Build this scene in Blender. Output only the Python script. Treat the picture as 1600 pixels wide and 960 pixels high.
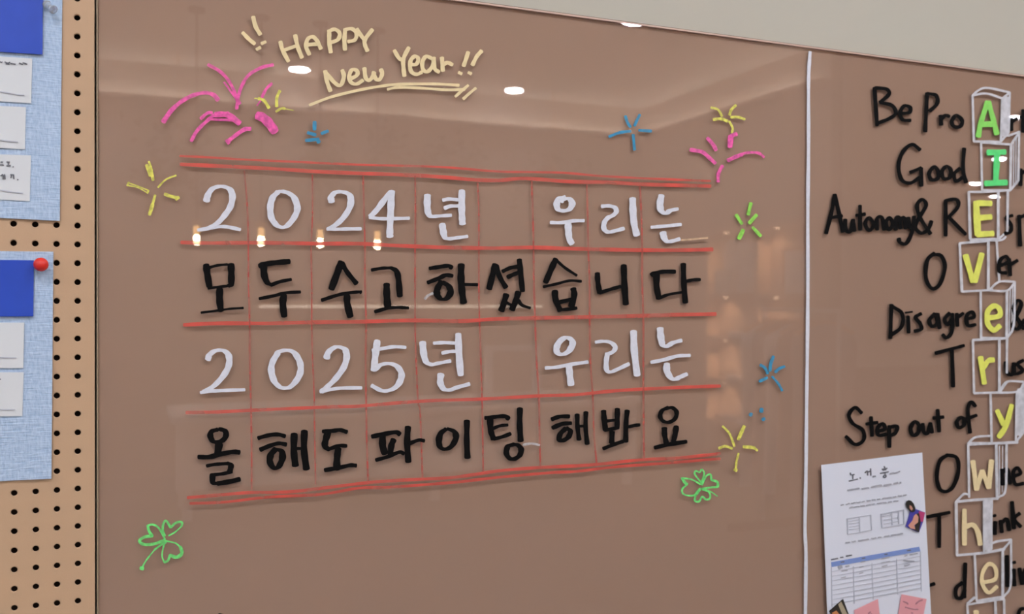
import bpy, bmesh, math, random
from mathutils import Vector, Matrix
random.seed(7)
SC = bpy.context.scene
for o in list(bpy.data.objects): bpy.data.objects.remove(o)
COL = SC.collection

# ------------------------------------------------------------------ camera
CAMZ = 1.40
F = 1444.58; YAW, PITCH, ROLL, DIST = 0.39272483, 0.01210747, 0.004507855, 1.37548155
fw = Vector((math.sin(YAW)*math.cos(PITCH), math.cos(YAW)*math.cos(PITCH), -math.sin(PITCH)))
r0 = Vector((math.cos(YAW), -math.sin(YAW), 0)); u0 = r0.cross(fw)
rt = r0*math.cos(ROLL) + u0*math.sin(ROLL); up = -r0*math.sin(ROLL) + u0*math.cos(ROLL)
CAM = Vector((0, -DIST, CAMZ))
cd = bpy.data.cameras.new('camera'); cam = bpy.data.objects.new('camera', cd); COL.objects.link(cam)
cam.matrix_world = Matrix(((rt.x, up.x, -fw.x, CAM.x), (rt.y, up.y, -fw.y, CAM.y), (rt.z, up.z, -fw.z, CAM.z), (0, 0, 0, 1)))
cd.sensor_width = 36; cd.lens = F/1600*36; cd.clip_start = 0.02; cd.clip_end = 60
cd.dof.use_dof = True; cd.dof.focus_distance = 1.40; cd.dof.aperture_fstop = 4.7
SC.camera = cam

# ------------------------------------------------------------------ world, exposure
W = bpy.data.worlds.new('world'); SC.world = W; W.use_nodes = True
W.node_tree.nodes['Background'].inputs[0].default_value = (.75, .82, 1, 1)
W.node_tree.nodes['Background'].inputs[1].default_value = .3
SC.view_settings.view_transform = 'Standard'; SC.view_settings.look = 'None'
SC.view_settings.gamma = 1; SC.view_settings.use_curve_mapping = False
SC.view_settings.exposure = 0.21
LAMP = 330.0           # radiance of a ceiling downlight

def at(px, py, Y=0.0):
    """point of the vertical plane y = Y seen at that pixel of the survey photograph"""
    d = fw + (px-800)/F*rt - (py-480)/F*up
    t = (Y - CAM.y)/d.y
    return CAM + d*t

# ------------------------------------------------------------------ materials
def srgb(r, g, b):
    f = lambda c: c/12.92 if c <= .04045 else ((c+.055)/1.055)**2.4
    return (f(r/255), f(g/255), f(b/255), 1)
def mat(name, col, rough=.6, spec=.3, bump=0, bscale=200, noise=0, nscale=20, metal=0, coat=0, stretch=None):
    m = bpy.data.materials.new(name); m.use_nodes = True; nt = m.node_tree; b = nt.nodes['Principled BSDF']
    b.inputs['Base Color'].default_value = col; b.inputs['Roughness'].default_value = rough
    b.inputs['Specular IOR Level'].default_value = spec; b.inputs['Metallic'].default_value = metal
    b.inputs['Coat Weight'].default_value = coat
    if noise or bump:
        tc = nt.nodes.new('ShaderNodeTexCoord'); mp = nt.nodes.new('ShaderNodeMapping'); nt.links.new(tc.outputs['Object'], mp.inputs[0])
        if stretch: mp.inputs['Scale'].default_value = stretch
    if noise:
        n = nt.nodes.new('ShaderNodeTexNoise'); n.inputs['Scale'].default_value = nscale; n.inputs['Detail'].default_value = 3
        nt.links.new(mp.outputs[0], n.inputs['Vector'])
        mx = nt.nodes.new('ShaderNodeMix'); mx.data_type = 'RGBA'
        k = lambda s: tuple(min(1, c*s) for c in col[:3]) + (1,)
        mx.inputs[6].default_value = k(1-noise); mx.inputs[7].default_value = k(1+noise)
        nt.links.new(n.outputs['Fac'], mx.inputs[0]); nt.links.new(mx.outputs[2], b.inputs['Base Color'])
    if bump:
        n2 = nt.nodes.new('ShaderNodeTexNoise'); n2.inputs['Scale'].default_value = bscale
        nt.links.new(mp.outputs[0], n2.inputs['Vector'])
        bp = nt.nodes.new('ShaderNodeBump'); bp.inputs['Strength'].default_value = bump; bp.inputs['Distance'].default_value = .002
        nt.links.new(n2.outputs['Fac'], bp.inputs['Height']); nt.links.new(bp.outputs[0], b.inputs['Normal'])
    return m
def emit(name, col, s):
    m = bpy.data.materials.new(name); m.use_nodes = True; b = m.node_tree.nodes['Principled BSDF']
    b.inputs['Base Color'].default_value = (.8, .8, .8, 1)
    b.inputs['Emission Color'].default_value = col; b.inputs['Emission Strength'].default_value = s
    return m
def ink(name, col, lo=1.0, hi=1.0, rough=.55, scale=90, spec=.25, tone=.06):
    """marker ink: streaky, lets some of the board through where it is thin"""
    m = mat(name, col, rough, spec, noise=tone, nscale=scale*1.7)
    nt = m.node_tree; b = nt.nodes['Principled BSDF']
    if lo < 1:
        tc = nt.nodes.new('ShaderNodeTexCoord')
        n = nt.nodes.new('ShaderNodeTexNoise'); n.inputs['Scale'].default_value = scale; n.inputs['Detail'].default_value = 2
        nt.links.new(tc.outputs['Object'], n.inputs['Vector'])
        mr = nt.nodes.new('ShaderNodeMapRange'); mr.inputs[1].default_value = .35; mr.inputs[2].default_value = .65
        mr.inputs[3].default_value = lo; mr.inputs[4].default_value = hi
        nt.links.new(n.outputs['Fac'], mr.inputs[0]); nt.links.new(mr.outputs[0], b.inputs['Alpha'])
    return m
INK = dict(
    white=ink('white_paint_marker', (.70, .70, .76, 1), .93, 1, scale=140),
    black=ink('black_marker', (.004, .0035, .0035, 1), rough=.7, spec=.08),
    red=ink('red_marker', (.66, .082, .060, 1), .48, .92, scale=15),
    redthin=ink('red_marker_thin', (.50, .07, .055, 1), .35, .75, scale=40),
    pink=ink('pink_marker', (.88, .12, .42, 1), .62, 1, scale=110),
    yellow=ink('yellow_marker', (.78, .74, .13, 1), .6, 1, scale=120),
    blue=ink('blue_marker', (.035, .27, .46, 1), .75, 1, scale=120),
    green=ink('green_marker', (.17, .80, .20, 1), .6, 1, scale=120),
    lime=ink('lime_marker', (.30, .74, .10, 1), .7, 1, scale=120),
    cream=ink('cream_paint_marker', (.80, .64, .36, 1), .95, 1, scale=120),
    tan=ink('tan_painted_glint', (.70, .47, .29, 1), .7, .95, scale=120),  # tan gleam of a mirrored light, put into the colour
    faint=ink('pale_painted_glint', (.70, .68, .68, 1), .35, .65, scale=120),  # pale glints on the glass, put into the colour
    boxwhite=ink('white_outline_marker', (.66, .65, .68, 1), .75, .97, scale=60),
    yellowfill=ink('yellow_fill_marker', (.76, .78, .14, 1), .9, 1, scale=60),
    limefill=ink('lime_fill_marker', (.27, .72, .13, 1), .9, 1, scale=60),
    greenfill=ink('green_fill_marker', (.12, .76, .22, 1), .9, 1, scale=60),
)
M = dict(
    paint=mat('back_paint_mauve_brown', (.374, .236, .169, 1), .7, .1),
    edge=mat('painted_edge_highlight', (.62, .42, .34, 1), .3, .5),  # lighter tone paints in the light caught by the glass edge
    khaki=mat('khaki_edge_trim', (.32, .24, .155, 1), .6, .3),
    gap=mat('dark_batten_gap_shade', (.16, .12, .09, 1), .6, .3),  # dark tone for the battens and the painted shade above the board
    wall=mat('warm_grey_wall_paint', (.49, .46, .385, 1), .8, .2, bump=.05, bscale=400),
    plaster=mat('white_wall_paint', (.60, .59, .57, 1), .85, .2),
    taupe=mat('taupe_wall_paint', (.37, .315, .275, 1), .85, .2),
    ceil=mat('ceiling_paint', (.78, .74, .69, 1), .9, .1),
    floor=mat('grey_floor_tile', (.13, .127, .125, 1), .5, .3, noise=.08, nscale=3),
    peg=mat('tan_painted_hardboard', (.525, .342, .209, 1), .55, .3, noise=.04, nscale=9, bump=.05, bscale=600),
    void=mat('painted_cavity_shade', (.03, .02, .016, 1), .9, .1),  # dark tone paints in the unlit wall behind the holes
    bluecard=mat('glossy_blue_card', (.022, .070, .47, 1), .4, .3, noise=.12, nscale=25),
    note=mat('white_note_paper', (.68, .69, .70, 1), .8, .2),
    sheet=mat('white_printer_paper', (.69, .70, .77, 1), .8, .2),
    grey=mat('grey_print', (.38, .38, .42, 1), .8, .1),
    pale=mat('pale_grey_print', (.50, .51, .57, 1), .8, .1),
    dark=mat('dark_print', (.15, .15, .17, 1), .8, .1),
    head=mat('blue_table_header', (.20, .28, .56, 1), .8, .1),
    stickyink=mat('faint_red_grey_writing', (.40, .19, .22, 1), .8, .1),
    sticky=mat('pink_sticky_paper', (.72, .33, .35, 1), .8, .1),
    redpin=mat('glossy_red_plastic', (.72, .03, .02, 1), .22, .5),
    steel=mat('steel', (.6, .6, .6, 1), .3, .5, metal=1),
    blackmetal=mat('black_metal', (.02, .02, .02, 1), .45, .4),
    brass=mat('brass', (.7, .42, .15, 1), .3, .5, metal=1),
    wood=mat('warm_wood', (.52, .26, .13, 1), .5, .3, noise=.15, nscale=18, stretch=(1, 1, 6)),
    hanger=mat('hanger_wood', (.62, .30, .13, 1), .45, .4),
    shelfpaint=mat('beige_shelf_laminate', (.52, .40, .32, 1), .6, .3),
    counter=mat('white_counter_laminate', (.86, .84, .82, 1), .5, .3),
    cloth1=mat('white_cloth', (.72, .69, .66, 1), .9, .1, bump=.3, bscale=60),
    cloth2=mat('grey_cloth', (.36, .33, .33, 1), .9, .1, bump=.3, bscale=60),
    cloth3=mat('brown_cloth', (.30, .19, .15, 1), .9, .1, bump=.3, bscale=60),
    box=mat('grey_cardboard', (.50, .50, .47, 1), .8, .2),
    lampring=mat('white_lamp_ring', (.8, .8, .8, 1), .5, .3),
    photo_dark=mat('photo_dark_hair', (.03, .025, .02, 1), .4, .4),
    photo_skin=mat('photo_skin', (.62, .30, .22, 1), .4, .4),
    photo_blue=mat('photo_blue', (.07, .06, .34, 1), .4, .4),
    photo_magenta=mat('photo_magenta', (.45, .05, .16, 1), .4, .4),
    photo_tan=mat('photo_tan', (.40, .33, .22, 1), .4, .4),
    photo_orange=mat('photo_orange', (.55, .22, .08, 1), .4, .4),
    diffuser=emit('lit_diffuser', (.93, .97, 1.07, 1), LAMP),
    bulb=emit('lit_warm_bulb', (1, .76, .45, 1), 160.0),
    glow=emit('lit_warm_glass', (1, .55, .18, 1), 9.0),
    strip=emit('lit_led_strip', (1, .86, .68, 1), 7.0),
    dot=emit('lit_led', (1, .86, .7, 1), 14.0),
    spot=emit('lit_warm_spot', (1, .68, .42, 1), 9.0),
    cove=emit('lit_cove_strip', (1, .92, .82, 1), 68.0),
)
def linen():
    m = mat('pale_blue_linen_card', (.40, .53, .73, 1), .75, .2); nt = m.node_tree; b = nt.nodes['Principled BSDF']
    tc = nt.nodes.new('ShaderNodeTexCoord'); hs = []
    for sc_ in ((300, 1, 110), (50, 1, 480)):
        mp = nt.nodes.new('ShaderNodeMapping'); mp.inputs['Scale'].default_value = sc_; nt.links.new(tc.outputs['Object'], mp.inputs[0])
        n = nt.nodes.new('ShaderNodeTexNoise'); n.inputs['Scale'].default_value = 1; n.inputs['Detail'].default_value = 1; nt.links.new(mp.outputs[0], n.inputs['Vector']); hs.append(n)
    ad = nt.nodes.new('ShaderNodeMath'); nt.links.new(hs[0].outputs['Fac'], ad.inputs[0]); nt.links.new(hs[1].outputs['Fac'], ad.inputs[1])
    bp = nt.nodes.new('ShaderNodeBump'); bp.inputs['Strength'].default_value = .8; bp.inputs['Distance'].default_value = .0012
    nt.links.new(ad.outputs[0], bp.inputs['Height']); nt.links.new(bp.outputs[0], b.inputs['Normal'])
    mr = nt.nodes.new('ShaderNodeMapRange'); mr.inputs[1].default_value = .7; mr.inputs[2].default_value = 1.3; nt.links.new(ad.outputs[0], mr.inputs[0])
    mx = nt.nodes.new('ShaderNodeMix'); mx.data_type = 'RGBA'; mx.inputs[6].default_value = (.36, .475, .65, 1); mx.inputs[7].default_value = (.50, .61, .76, 1)
    nt.links.new(mr.outputs[0], mx.inputs[0]); nt.links.new(mx.outputs[2], b.inputs['Base Color'])
    return m
M['linen'] = linen()
def glass_front():
    m = bpy.data.materials.new('clear_glass_sheet'); m.use_nodes = True; nt = m.node_tree; nt.nodes.clear()
    out = nt.nodes.new('ShaderNodeOutputMaterial'); mx = nt.nodes.new('ShaderNodeMixShader'); fr = nt.nodes.new('ShaderNodeFresnel')
    tr = nt.nodes.new('ShaderNodeBsdfTransparent'); gl = nt.nodes.new('ShaderNodeBsdfGlossy'); gl.inputs['Roughness'].default_value = 0.0
    ge = nt.nodes.new('ShaderNodeNewGeometry'); io = nt.nodes.new('ShaderNodeMapRange')   # same reflectance from both sides of the sheet
    io.inputs[3].default_value = 1.62; io.inputs[4].default_value = 1/1.62
    nt.links.new(ge.outputs['Backfacing'], io.inputs[0]); nt.links.new(io.outputs[0], fr.inputs['IOR']); tr.inputs[0].default_value = (.97, .97, .965, 1)
    nt.links.new(fr.outputs[0], mx.inputs[0]); nt.links.new(tr.outputs[0], mx.inputs[1]); nt.links.new(gl.outputs[0], mx.inputs[2]); nt.links.new(mx.outputs[0], out.inputs[0])
    return m
M['glass'] = glass_front()
def clear_plastic():
    m = mat('clear_plastic', (.9, .92, .95, 1), .1, .5); b = m.node_tree.nodes['Principled BSDF']
    b.inputs['Transmission Weight'].default_value = .8; b.inputs['IOR'].default_value = 1.3
    return m
M['clear'] = clear_plastic()

# ------------------------------------------------------------------ object helpers
def tag(o, label=None, cat=None, group=None, kind=None):
    for k, v in (('label', label), ('category', cat), ('group', group), ('kind', kind)):
        if v: o[k] = v
    return o
def empty(name, loc, label, cat, group=None, rz=0):
    o = bpy.data.objects.new(name, None); COL.objects.link(o); o.location = loc; o.rotation_euler.z = rz; o.empty_display_size = .05
    return tag(o, label, cat, group)
def origin(p):
    v = Vector((0, 0, 0))
    while p is not None: v += p.location; p = p.parent
    return v
class MB:
    """collects geometry in world coordinates"""
    def __init__(s): s.v = []; s.f = []; s.smooth = False
    def add(s, vs, fs):
        n = len(s.v); s.v += [Vector(v) for v in vs]; s.f += [tuple(i+n for i in f) for f in fs]; return s
    def box(s, a, b):
        (x0, y0, z0), (x1, y1, z1) = a, b
        return s.add([(x0,y0,z0),(x1,y0,z0),(x1,y1,z0),(x0,y1,z0),(x0,y0,z1),(x1,y0,z1),(x1,y1,z1),(x0,y1,z1)],
                     [(0,3,2,1),(4,5,6,7),(0,1,5,4),(1,2,6,5),(2,3,7,6),(3,0,4,7)])
    def lathe(s, prof, c, axis=(0, 0, 1), n=20):
        ax = Vector(axis).normalized(); a = ax.orthogonal().normalized(); b = ax.cross(a); c = Vector(c)
        vs = [c + ax*h + (a*math.cos(2*math.pi*i/n) + b*math.sin(2*math.pi*i/n))*r for r, h in prof for i in range(n)]
        fs = [(k*n+i, k*n+(i+1) % n, (k+1)*n+(i+1) % n, (k+1)*n+i) for k in range(len(prof)-1) for i in range(n)]
        fs += [tuple(range(n-1, -1, -1)), tuple((len(prof)-1)*n+i for i in range(n))]
        return s.add(vs, fs)
    def tube(s, pts, r, n=8):
        pts = [Vector(p) for p in pts]; vs = []
        for i, p in enumerate(pts):
            d = (pts[min(i+1, len(pts)-1)] - pts[max(i-1, 0)]).normalized(); a = d.orthogonal().normalized() if abs(d.z) > .9 else d.cross(Vector((0, 0, 1))).normalized(); b = d.cross(a)
            rr = r[i] if isinstance(r, (list, tuple)) else r
            vs += [p + (a*math.cos(2*math.pi*k/n)+b*math.sin(2*math.pi*k/n))*rr for k in range(n)]
        fs = [(i*n+k, i*n+(k+1) % n, (i+1)*n+(k+1) % n, (i+1)*n+k) for i in range(len(pts)-1) for k in range(n)]
        fs += [tuple(range(n-1, -1, -1)), tuple((len(pts)-1)*n+k for k in range(n))]
        return s.add(vs, fs)
    def slab(s, poly, y0, y1):
        """polygon given as wall points, thickened from y0 (front) to y1 (back)"""
        n = len(poly)
        return s.add([(p.x, y0, p.z) for p in poly]+[(p.x, y1, p.z) for p in poly],
                     [tuple(range(n)), tuple(range(2*n-1, n-1, -1))]+[(i, n+i, n+(i+1) % n, (i+1) % n) for i in range(n)])
    def build(s, name, material, parent=None, label=None, smooth=False, kind=None, bevel=0):
        me = bpy.data.meshes.new(name); o0 = origin(parent)
        me.from_pydata([v - o0 for v in s.v], [], s.f); me.materials.append(material)
        bm = bmesh.new(); bm.from_mesh(me); bmesh.ops.recalc_face_normals(bm, faces=bm.faces)
        for f in bm.faces: f.smooth = smooth
        bm.to_mesh(me); bm.free()
        o = bpy.data.objects.new(name, me); COL.objects.link(o); o.parent = parent
        if bevel:
            md = o.modifiers.new('bevel', 'BEVEL'); md.width = bevel; md.segments = 2; md.limit_method = 'ANGLE'
        return tag(o, label, kind=kind)
def copy_tree(o, parent=None):
    c = o.copy(); COL.objects.link(c)
    if parent is not None: c.parent = parent
    for ch in list(o.children): copy_tree(ch, c)
    return c

# ------------------------------------------------------------------ the room
BW = 0.025     # face of the wall the boards hang on
XR, DB = 4.43, 6.16
H = CAMZ + 1.75
XF, YF = 16.0, -13.0
def struct(name, m, a, b): return MB().box(a, b).build(name, m, kind='structure')
struct('floor', M['floor'], (-3, YF, -.1), (XF, BW+.1, 0))
struct('ceiling', M['ceil'], (-3, YF, H), (XF, BW+.1, H+.1))
struct('wall_back', M['wall'], (-3, BW, 0), (XF, BW+.1, H))
struct('wall_front', M['taupe'], (-3, -DB-.1, 0), (XR+.1, -DB, H))
struct('wall_left', M['plaster'], (-3.1, YF, 0), (-3, BW, H))
struct('wall_right', M['taupe'], (XR, -DB, 0), (XR+.1, -3.64, H))
struct('wall_far', M['plaster'], (XF, YF, 0), (XF+.1, BW, H))
struct('wall_hall', M['plaster'], (XR+.1, YF-.1, 0), (XF, YF, H))

ZL = CAMZ+1.49      # top of the light ledges
t = struct('trim_1', M['taupe'], (-3, -DB, ZL-.03), (XR-.11, -DB+.11, ZL))
MB().box((-2.9, -DB+.02, ZL+.0005), (XR-.13, -DB+.05, ZL+.006)).build('cove_light', M['cove'], t)
t = struct('trim_2', M['taupe'], (XR-.11, -DB, ZL-.03), (XR, -3.64, ZL))
MB().box((XR-.05, -DB+.1, ZL+.0005), (XR-.02, -3.75, ZL+.006)).build('cove_light', M['cove'], t)
# ------------------------------------------------------------------ ink strokes
FR = dict(A=(360,10,420/1600), B=(180,80,350/1244), C=(930,0,340/816), D1=(270,230,290/1600), D2=(540,230,290/1600), D3=(820,240,300/1600),
          E1=(280,380,280/1600), E2=(550,380,300/1600), E3=(830,380,290/1600), F1=(280,500,280/1600), F2=(550,500,300/1600), F3=(830,490,300/1600),
          G1=(280,630,300/1600), G2=(560,620,290/1600), G3=(830,610,320/1600), H1=(1250,90,350/1120), H2=(1250,370,350/1018), H3=(1250,680,350/1200),
          I=(1030,540,230/849), J=(150,740,350/1527), K=(150,100,350/1600), P1=(1275,700,185/1366), P2=(1275,830,185/1366), N=(0,60,110/364), N2=(0,480,110/377), P=(0,0,1))
def catmull(P, n=5):
    if len(P) < 3: return [Vector(p) for p in P]
    closed = (Vector(P[0])-Vector(P[-1])).length < 1e-6
    Q = [Vector(p) for p in P]; out = []
    for i in range(len(Q)-1):
        p1, p2 = Q[i], Q[i+1]
        p0 = Q[i-1] if i > 0 else (Q[-2] if closed else 2*p1-p2)
        p3 = Q[i+2] if i+2 < len(Q) else (Q[1] if closed else 2*p2-p1)
        for k in range(n):
            t = k/n
            out.append(.5*((2*p1)+(p2-p0)*t+(2*p0-5*p1+4*p2-p3)*t*t+(3*p1-p0-3*p2+p3)*t**3))
    out.append(Q[-1]); return out
LAYER = [0]
def stroke(mb, frame, text, nib, Y=0.0, taper=0.0):
    """one pen stroke: a ribbon of paint as wide as the nib is across the direction of travel"""
    x0, y0, k = FR[frame]; text = text.strip(); a, b = nib
    if text[0] == 'w':
        h, text = text.split(':', 1); h = h[1:]
        if 'x' in h: a, b = [float(q)/2 for q in h.split('x')]
        else: a = b = float(h)/2
    if frame[0] in 'EG': a *= 1.2; b *= 1.06     # the broad black marker
    pts = [tuple(float(q) for q in t.split(',')) for t in text.split()]
    P = catmull([(x0+k*x, y0+k*y) for x, y in pts])
    if len(P) == 2:
        P = [P[0].lerp(P[1], t/4) for t in range(5)]
    L, Rr = [], []; n = len(P)
    closed = (P[0]-P[-1]).length < 1e-3
    for i, p in enumerate(P):
        if closed: d = P[1]-P[-2] if i in (0, n-1) else P[i+1]-P[i-1]
        else: d = P[min(i+1, n-1)]-P[max(i-1, 0)]
        if d.length < 1e-6: d = Vector((1, 0))
        d = d.normalized(); nn = Vector((-d.y, d.x))
        w = math.sqrt((a*nn.x)**2+(b*nn.y)**2)
        w *= 1+.07*math.sin(i*1.3+x0+pts[0][0]*.37)+.04*math.sin(i*.53+pts[0][1])
        if taper and n > 2:
            t = i/(n-1); w *= 1-taper*abs(2*t-1)**3
        L.append(p+nn*w); Rr.append(p-nn*w)
    # rounded ends
    def cap(p, d, w):
        return [p + d*w*.45*math.cos(q) + Vector((-d.y, d.x))*w*math.sin(q) for q in (math.radians(50), 0, math.radians(-50))]
    LAYER[0] = (LAYER[0]+1) % 9
    yf = Y - .0004 - .00006*LAYER[0]; yb = Y - .00002
    vs = []; fs = []
    rise = lambda i: yf - .00012*i/max(1, n-1)
    for i, (l, r) in enumerate(zip(L, Rr)):
        for q in (l, r):
            w_ = at(q.x, q.y, Y); vs.append((w_.x, rise(i), w_.z)); vs.append((w_.x, yb, w_.z))
    for i in range(n-1):
        o = 4*i; fs += [(o, o+2, o+6, o+4), (o, o+4, o+5, o+1), (o+2, o+3, o+7, o+6)]
    if not closed:
        for idx, sgn in ((0, -1), (n-1, 1)):
            d = (P[min(idx+1, n-1)]-P[max(idx-1, 0)]).normalized()*sgn; w = (L[idx]-Rr[idx]).length/2
            c = cap(P[idx], d, w); o = len(vs)
            for q in c:
                w_ = at(q.x, q.y, Y); vs.append((w_.x, rise(idx), w_.z)); vs.append((w_.x, yb, w_.z))
            l, r = (4*idx, 4*idx+2) if sgn == 1 else (4*idx+2, 4*idx)
            fs += [(l, o, o+2, o+4, r), (l, l+1, o+1, o), (o, o+1, o+3, o+2), (o+2, o+3, o+5, o+4), (o+4, o+5, r+1, r)]
    mb.add(vs, fs)
NIB = dict(white=(5.2, 2.6), black=(4.5, 2.35), cream=(3.3, 2.7), pink=(2.9, 2.6), yellow=(2, 2), blue=(2.2, 2.2), green=(1.9, 1.9), lime=(2.2, 2.2), red=(2.9, 2.9), redthin=(1.2, 1.2), tan=(1.4, 1.4), faint=(2, 2), boxwhite=(1.5, 1.5))
def draw(name, frame, color, text, parent, label=None, nib=None, Y=0.0, taper=0.0, material=None):
    mb = MB()
    for s in text.split('/'):
        if s.strip(): stroke(mb, frame, s, nib or NIB[color], Y, taper)
    return mb.build(name, material or INK[color], parent, label)

# ------------------------------------------------------------------ the glass board
XL, XG, ZT, ZB = -.0385, 2.7, CAMZ+.4638, CAMZ-.80
board = empty('glass_board', (XL, 0, ZB), 'wide mauve brown back-painted glass writing board covered in handwriting', 'board')
g = MB(); g.add([(XL,0,ZB),(XG,0,ZB),(XG,0,ZT),(XL,0,ZT),(XL,.005,ZB),(XG,.005,ZB),(XG,.005,ZT),(XL,.005,ZT)], [(0,1,2,3),(0,4,5,1),(3,2,6,7),(0,3,7,4),(1,5,6,2)])
g.build('glass_pane', M['glass'], board)
MB().box((XL,.0052,ZB),(XG,.012,ZT)).build('painted_back', M['paint'], board)
MB().box((XL,-.0003,ZT-.0024),(XG,.0051,ZT+.0002)).build('edge_highlight', M['edge'], board, 'pale painted highlight on the top edge of the glass')  # paler strip paints the highlight along the glass edge
MB().box((XL,.003,ZT+.0003),(XG,BW,ZT+.0022)).build('gap_shade_strip', M['gap'], board, 'thin dark strip of painted gap shade along the top edge')  # dark strip paints the shadow gap between board and wall
MB().box((XL-.0022,.001,ZB),(XL-.0003,.012,ZT)).build('edge_trim', M['khaki'], board, 'dark trim down the left edge')

# red table lines
HL = [('w3.4', '281,244 325,246 380,249.5 460,253 560,257.5 685,261 775,268 830,269 885,270.5 935,275 1010,279 1110,283'),
      ('w5.6', '282,257 350,260 430,264 490,268 560,271 620,273 680,276 740,281 780,282 820,279 890,284 950,285 1000,288 1050,289.5 1110,291'),
      ('w5.8', '283,379 330,380 390,379.5 450,380 500,381 560,381 620,384 700,387 780,388 830,387 900,389 940,390 1000,391 1060,391 1113,390'),
      ('w5.8', '287,508 340,505.5 420,505.5 480,504 560,503 640,501 720,502 770,499 840,497 900,496 990,494 1060,492 1118,491'),
      ('w5', '291,645 340,644 400,641 470,638 520,636 560,635 620,630 680,626 750,624 840,619 900,617 960,611 1030,607 1080,605 1125,603.5'),
      ('w4.8', '293,778 330,775 390,770 450,769 520,761 580,754 640,750 700,747 740,742 780,736 840,731 920,727 1000,719 1060,716 1125,709'),
      ('w4.2', '297,787 350,785 420,777 500,773 560,763 600,762 660,758 720,753 780,746 860,739 900,737 960,730 1040,724 1125,717')]
for w, t in HL: draw('ruled_line', 'P', 'red', w+':'+t, board)
VL = ['381.5,267 386,320 388,389 388,441 390,505 390,560 392,636 393,700 393,765', '488,273 488,339 486,390 487,445 487,505 488,552 491,622 491,640 493,757',
      '567,272 569,340 570,390 570,440 572,505 571,560 572,630 573,690 575,752', '648.5,275 649,330 648.5,390 648.5,440 648.5,509 650,560 653,627 656,640 658,690 660,748',
      '746,285 748,330 748,387 748,440 749,500 751,560 753,622 754,680 755,738', '830.5,282 832.5,340 833.5,387 834,440 836,503 838,560 841.5,618 843,680 844,728',
      '916.5,288 918,340 919,390 921,440 921,495 922,560 926,620 928,680 932,724', '999.5,290 1002,340 1003,390 1003,440 1005,495 1005,550 1005,605 1005.5,660 1006,716']
for k, t in enumerate(VL): draw('ruled_line', 'P', 'redthin', 'w%s:' % (2.6, 2.2, 2.6, 2.4, 2.2, 2.6, 2.4, 2.6)[k]+t, board)
draw('divider_line', 'P', 'white', 'w5x4:1265.5,81 1263.5,110 1263,140 1263,230 1262,330 1262,450 1261,560 1260,640 1259,740 1257.5,825 1259,870 1258,968', board, 'thin white hand-drawn divider line', material=INK['white'])

# the four rows of the table: (frame, name, label, strokes)
WHITE = [
 ('D1','2','290,465 298,425 330,370 380,343 440,341 495,370 514,430 495,515 445,590 385,655 300,702 228,713/215,716 300,702 400,686 480,690 582,712'),
 ('D1','0','905,388 858,440 840,520 850,610 895,672 950,692 1005,660 1060,580 1072,510 1040,430 985,392 935,382 895,390'),
 ('D1','2','1368,472 1365,430 1400,392 1450,385 1510,402 1535,450 1520,530 1460,620 1390,680 1340,705/1330,706 1400,708 1500,706 1622,705'),
 ('D2','4','390,388 330,460 270,540 212,600/205,606 300,617 400,617 548,613/396,382 390,500 385,620 380,740 382,772'),
 ('D2','년','705,415 703,500 712,570 740,597 800,595 910,588/838,458 890,448 975,455/853,527 900,510 975,508/1002,376 1000,500 1003,600 1007,662/832,665 840,720 855,775 890,790 960,782 1050,770'),
 ('D3','우','335,362 285,378 265,425 278,465 325,478 375,460 393,412 365,378 320,382 300,398/213,575 300,577 400,562 493,560/360,578 362,640 370,710 392,752'),
 ('D3','리','w8x5.5:640,441 700,437 750,452 760,485 735,515 690,537 660,580 660,630 695,655 750,645 825,625/897,376 900,480 910,590 932,680'),
 ('D3','는','1138,350 1125,420 1135,475 1170,498 1215,475 1275,462/1053,615 1150,607 1302,592/1150,660 1160,700 1185,732 1230,730 1290,712'),
 ('F1','2','255,355 272,312 320,278 380,272 430,300 448,360 430,440 370,530 290,605 215,642/190,650 280,637 380,632 585,625'),
 ('F1','0','880,297 832,380 822,460 850,550 900,600 950,610 1000,592 1060,520 1085,440 1070,360 1020,290 960,272 900,282 860,305'),
 ('F1','2','1315,342 1330,292 1380,250 1430,243 1480,268 1495,330 1470,420 1400,520 1320,600 1270,640/1258,642 1350,622 1450,610 1628,608'),
 ('F2','5','210,175 200,250 190,330 182,420/168,255 250,240 350,225 447,230/190,415 240,375 310,365 370,385 410,440 405,500 365,560 300,590 240,588 163,548'),
 ('F2','년','588,188 595,270 615,345 660,372 720,362 820,343/680,195 770,190 865,195/750,278 810,265 870,262/885,118 890,280 905,460/740,455 735,520 760,572 810,586 870,565 978,535'),
 ('F3','우','265,207 228,245 208,300 228,335 265,340 310,315 343,260 330,217 285,202 240,232/118,455 210,448 330,425 470,405/312,435 320,510 330,595'),
 ('F3','리','w8x5:535,240 600,232 660,242 700,280 680,320 637,338/w8x5:635,335 625,400 628,470 660,488 720,465 815,420/852,150 858,310 882,515'),
 ('F3','는','1073,125 1080,200 1095,260 1130,273 1180,245 1252,225/998,408 1110,385 1220,355 1322,350/1130,420 1130,480 1165,538 1200,548 1240,530 1297,505'),
]
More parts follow.
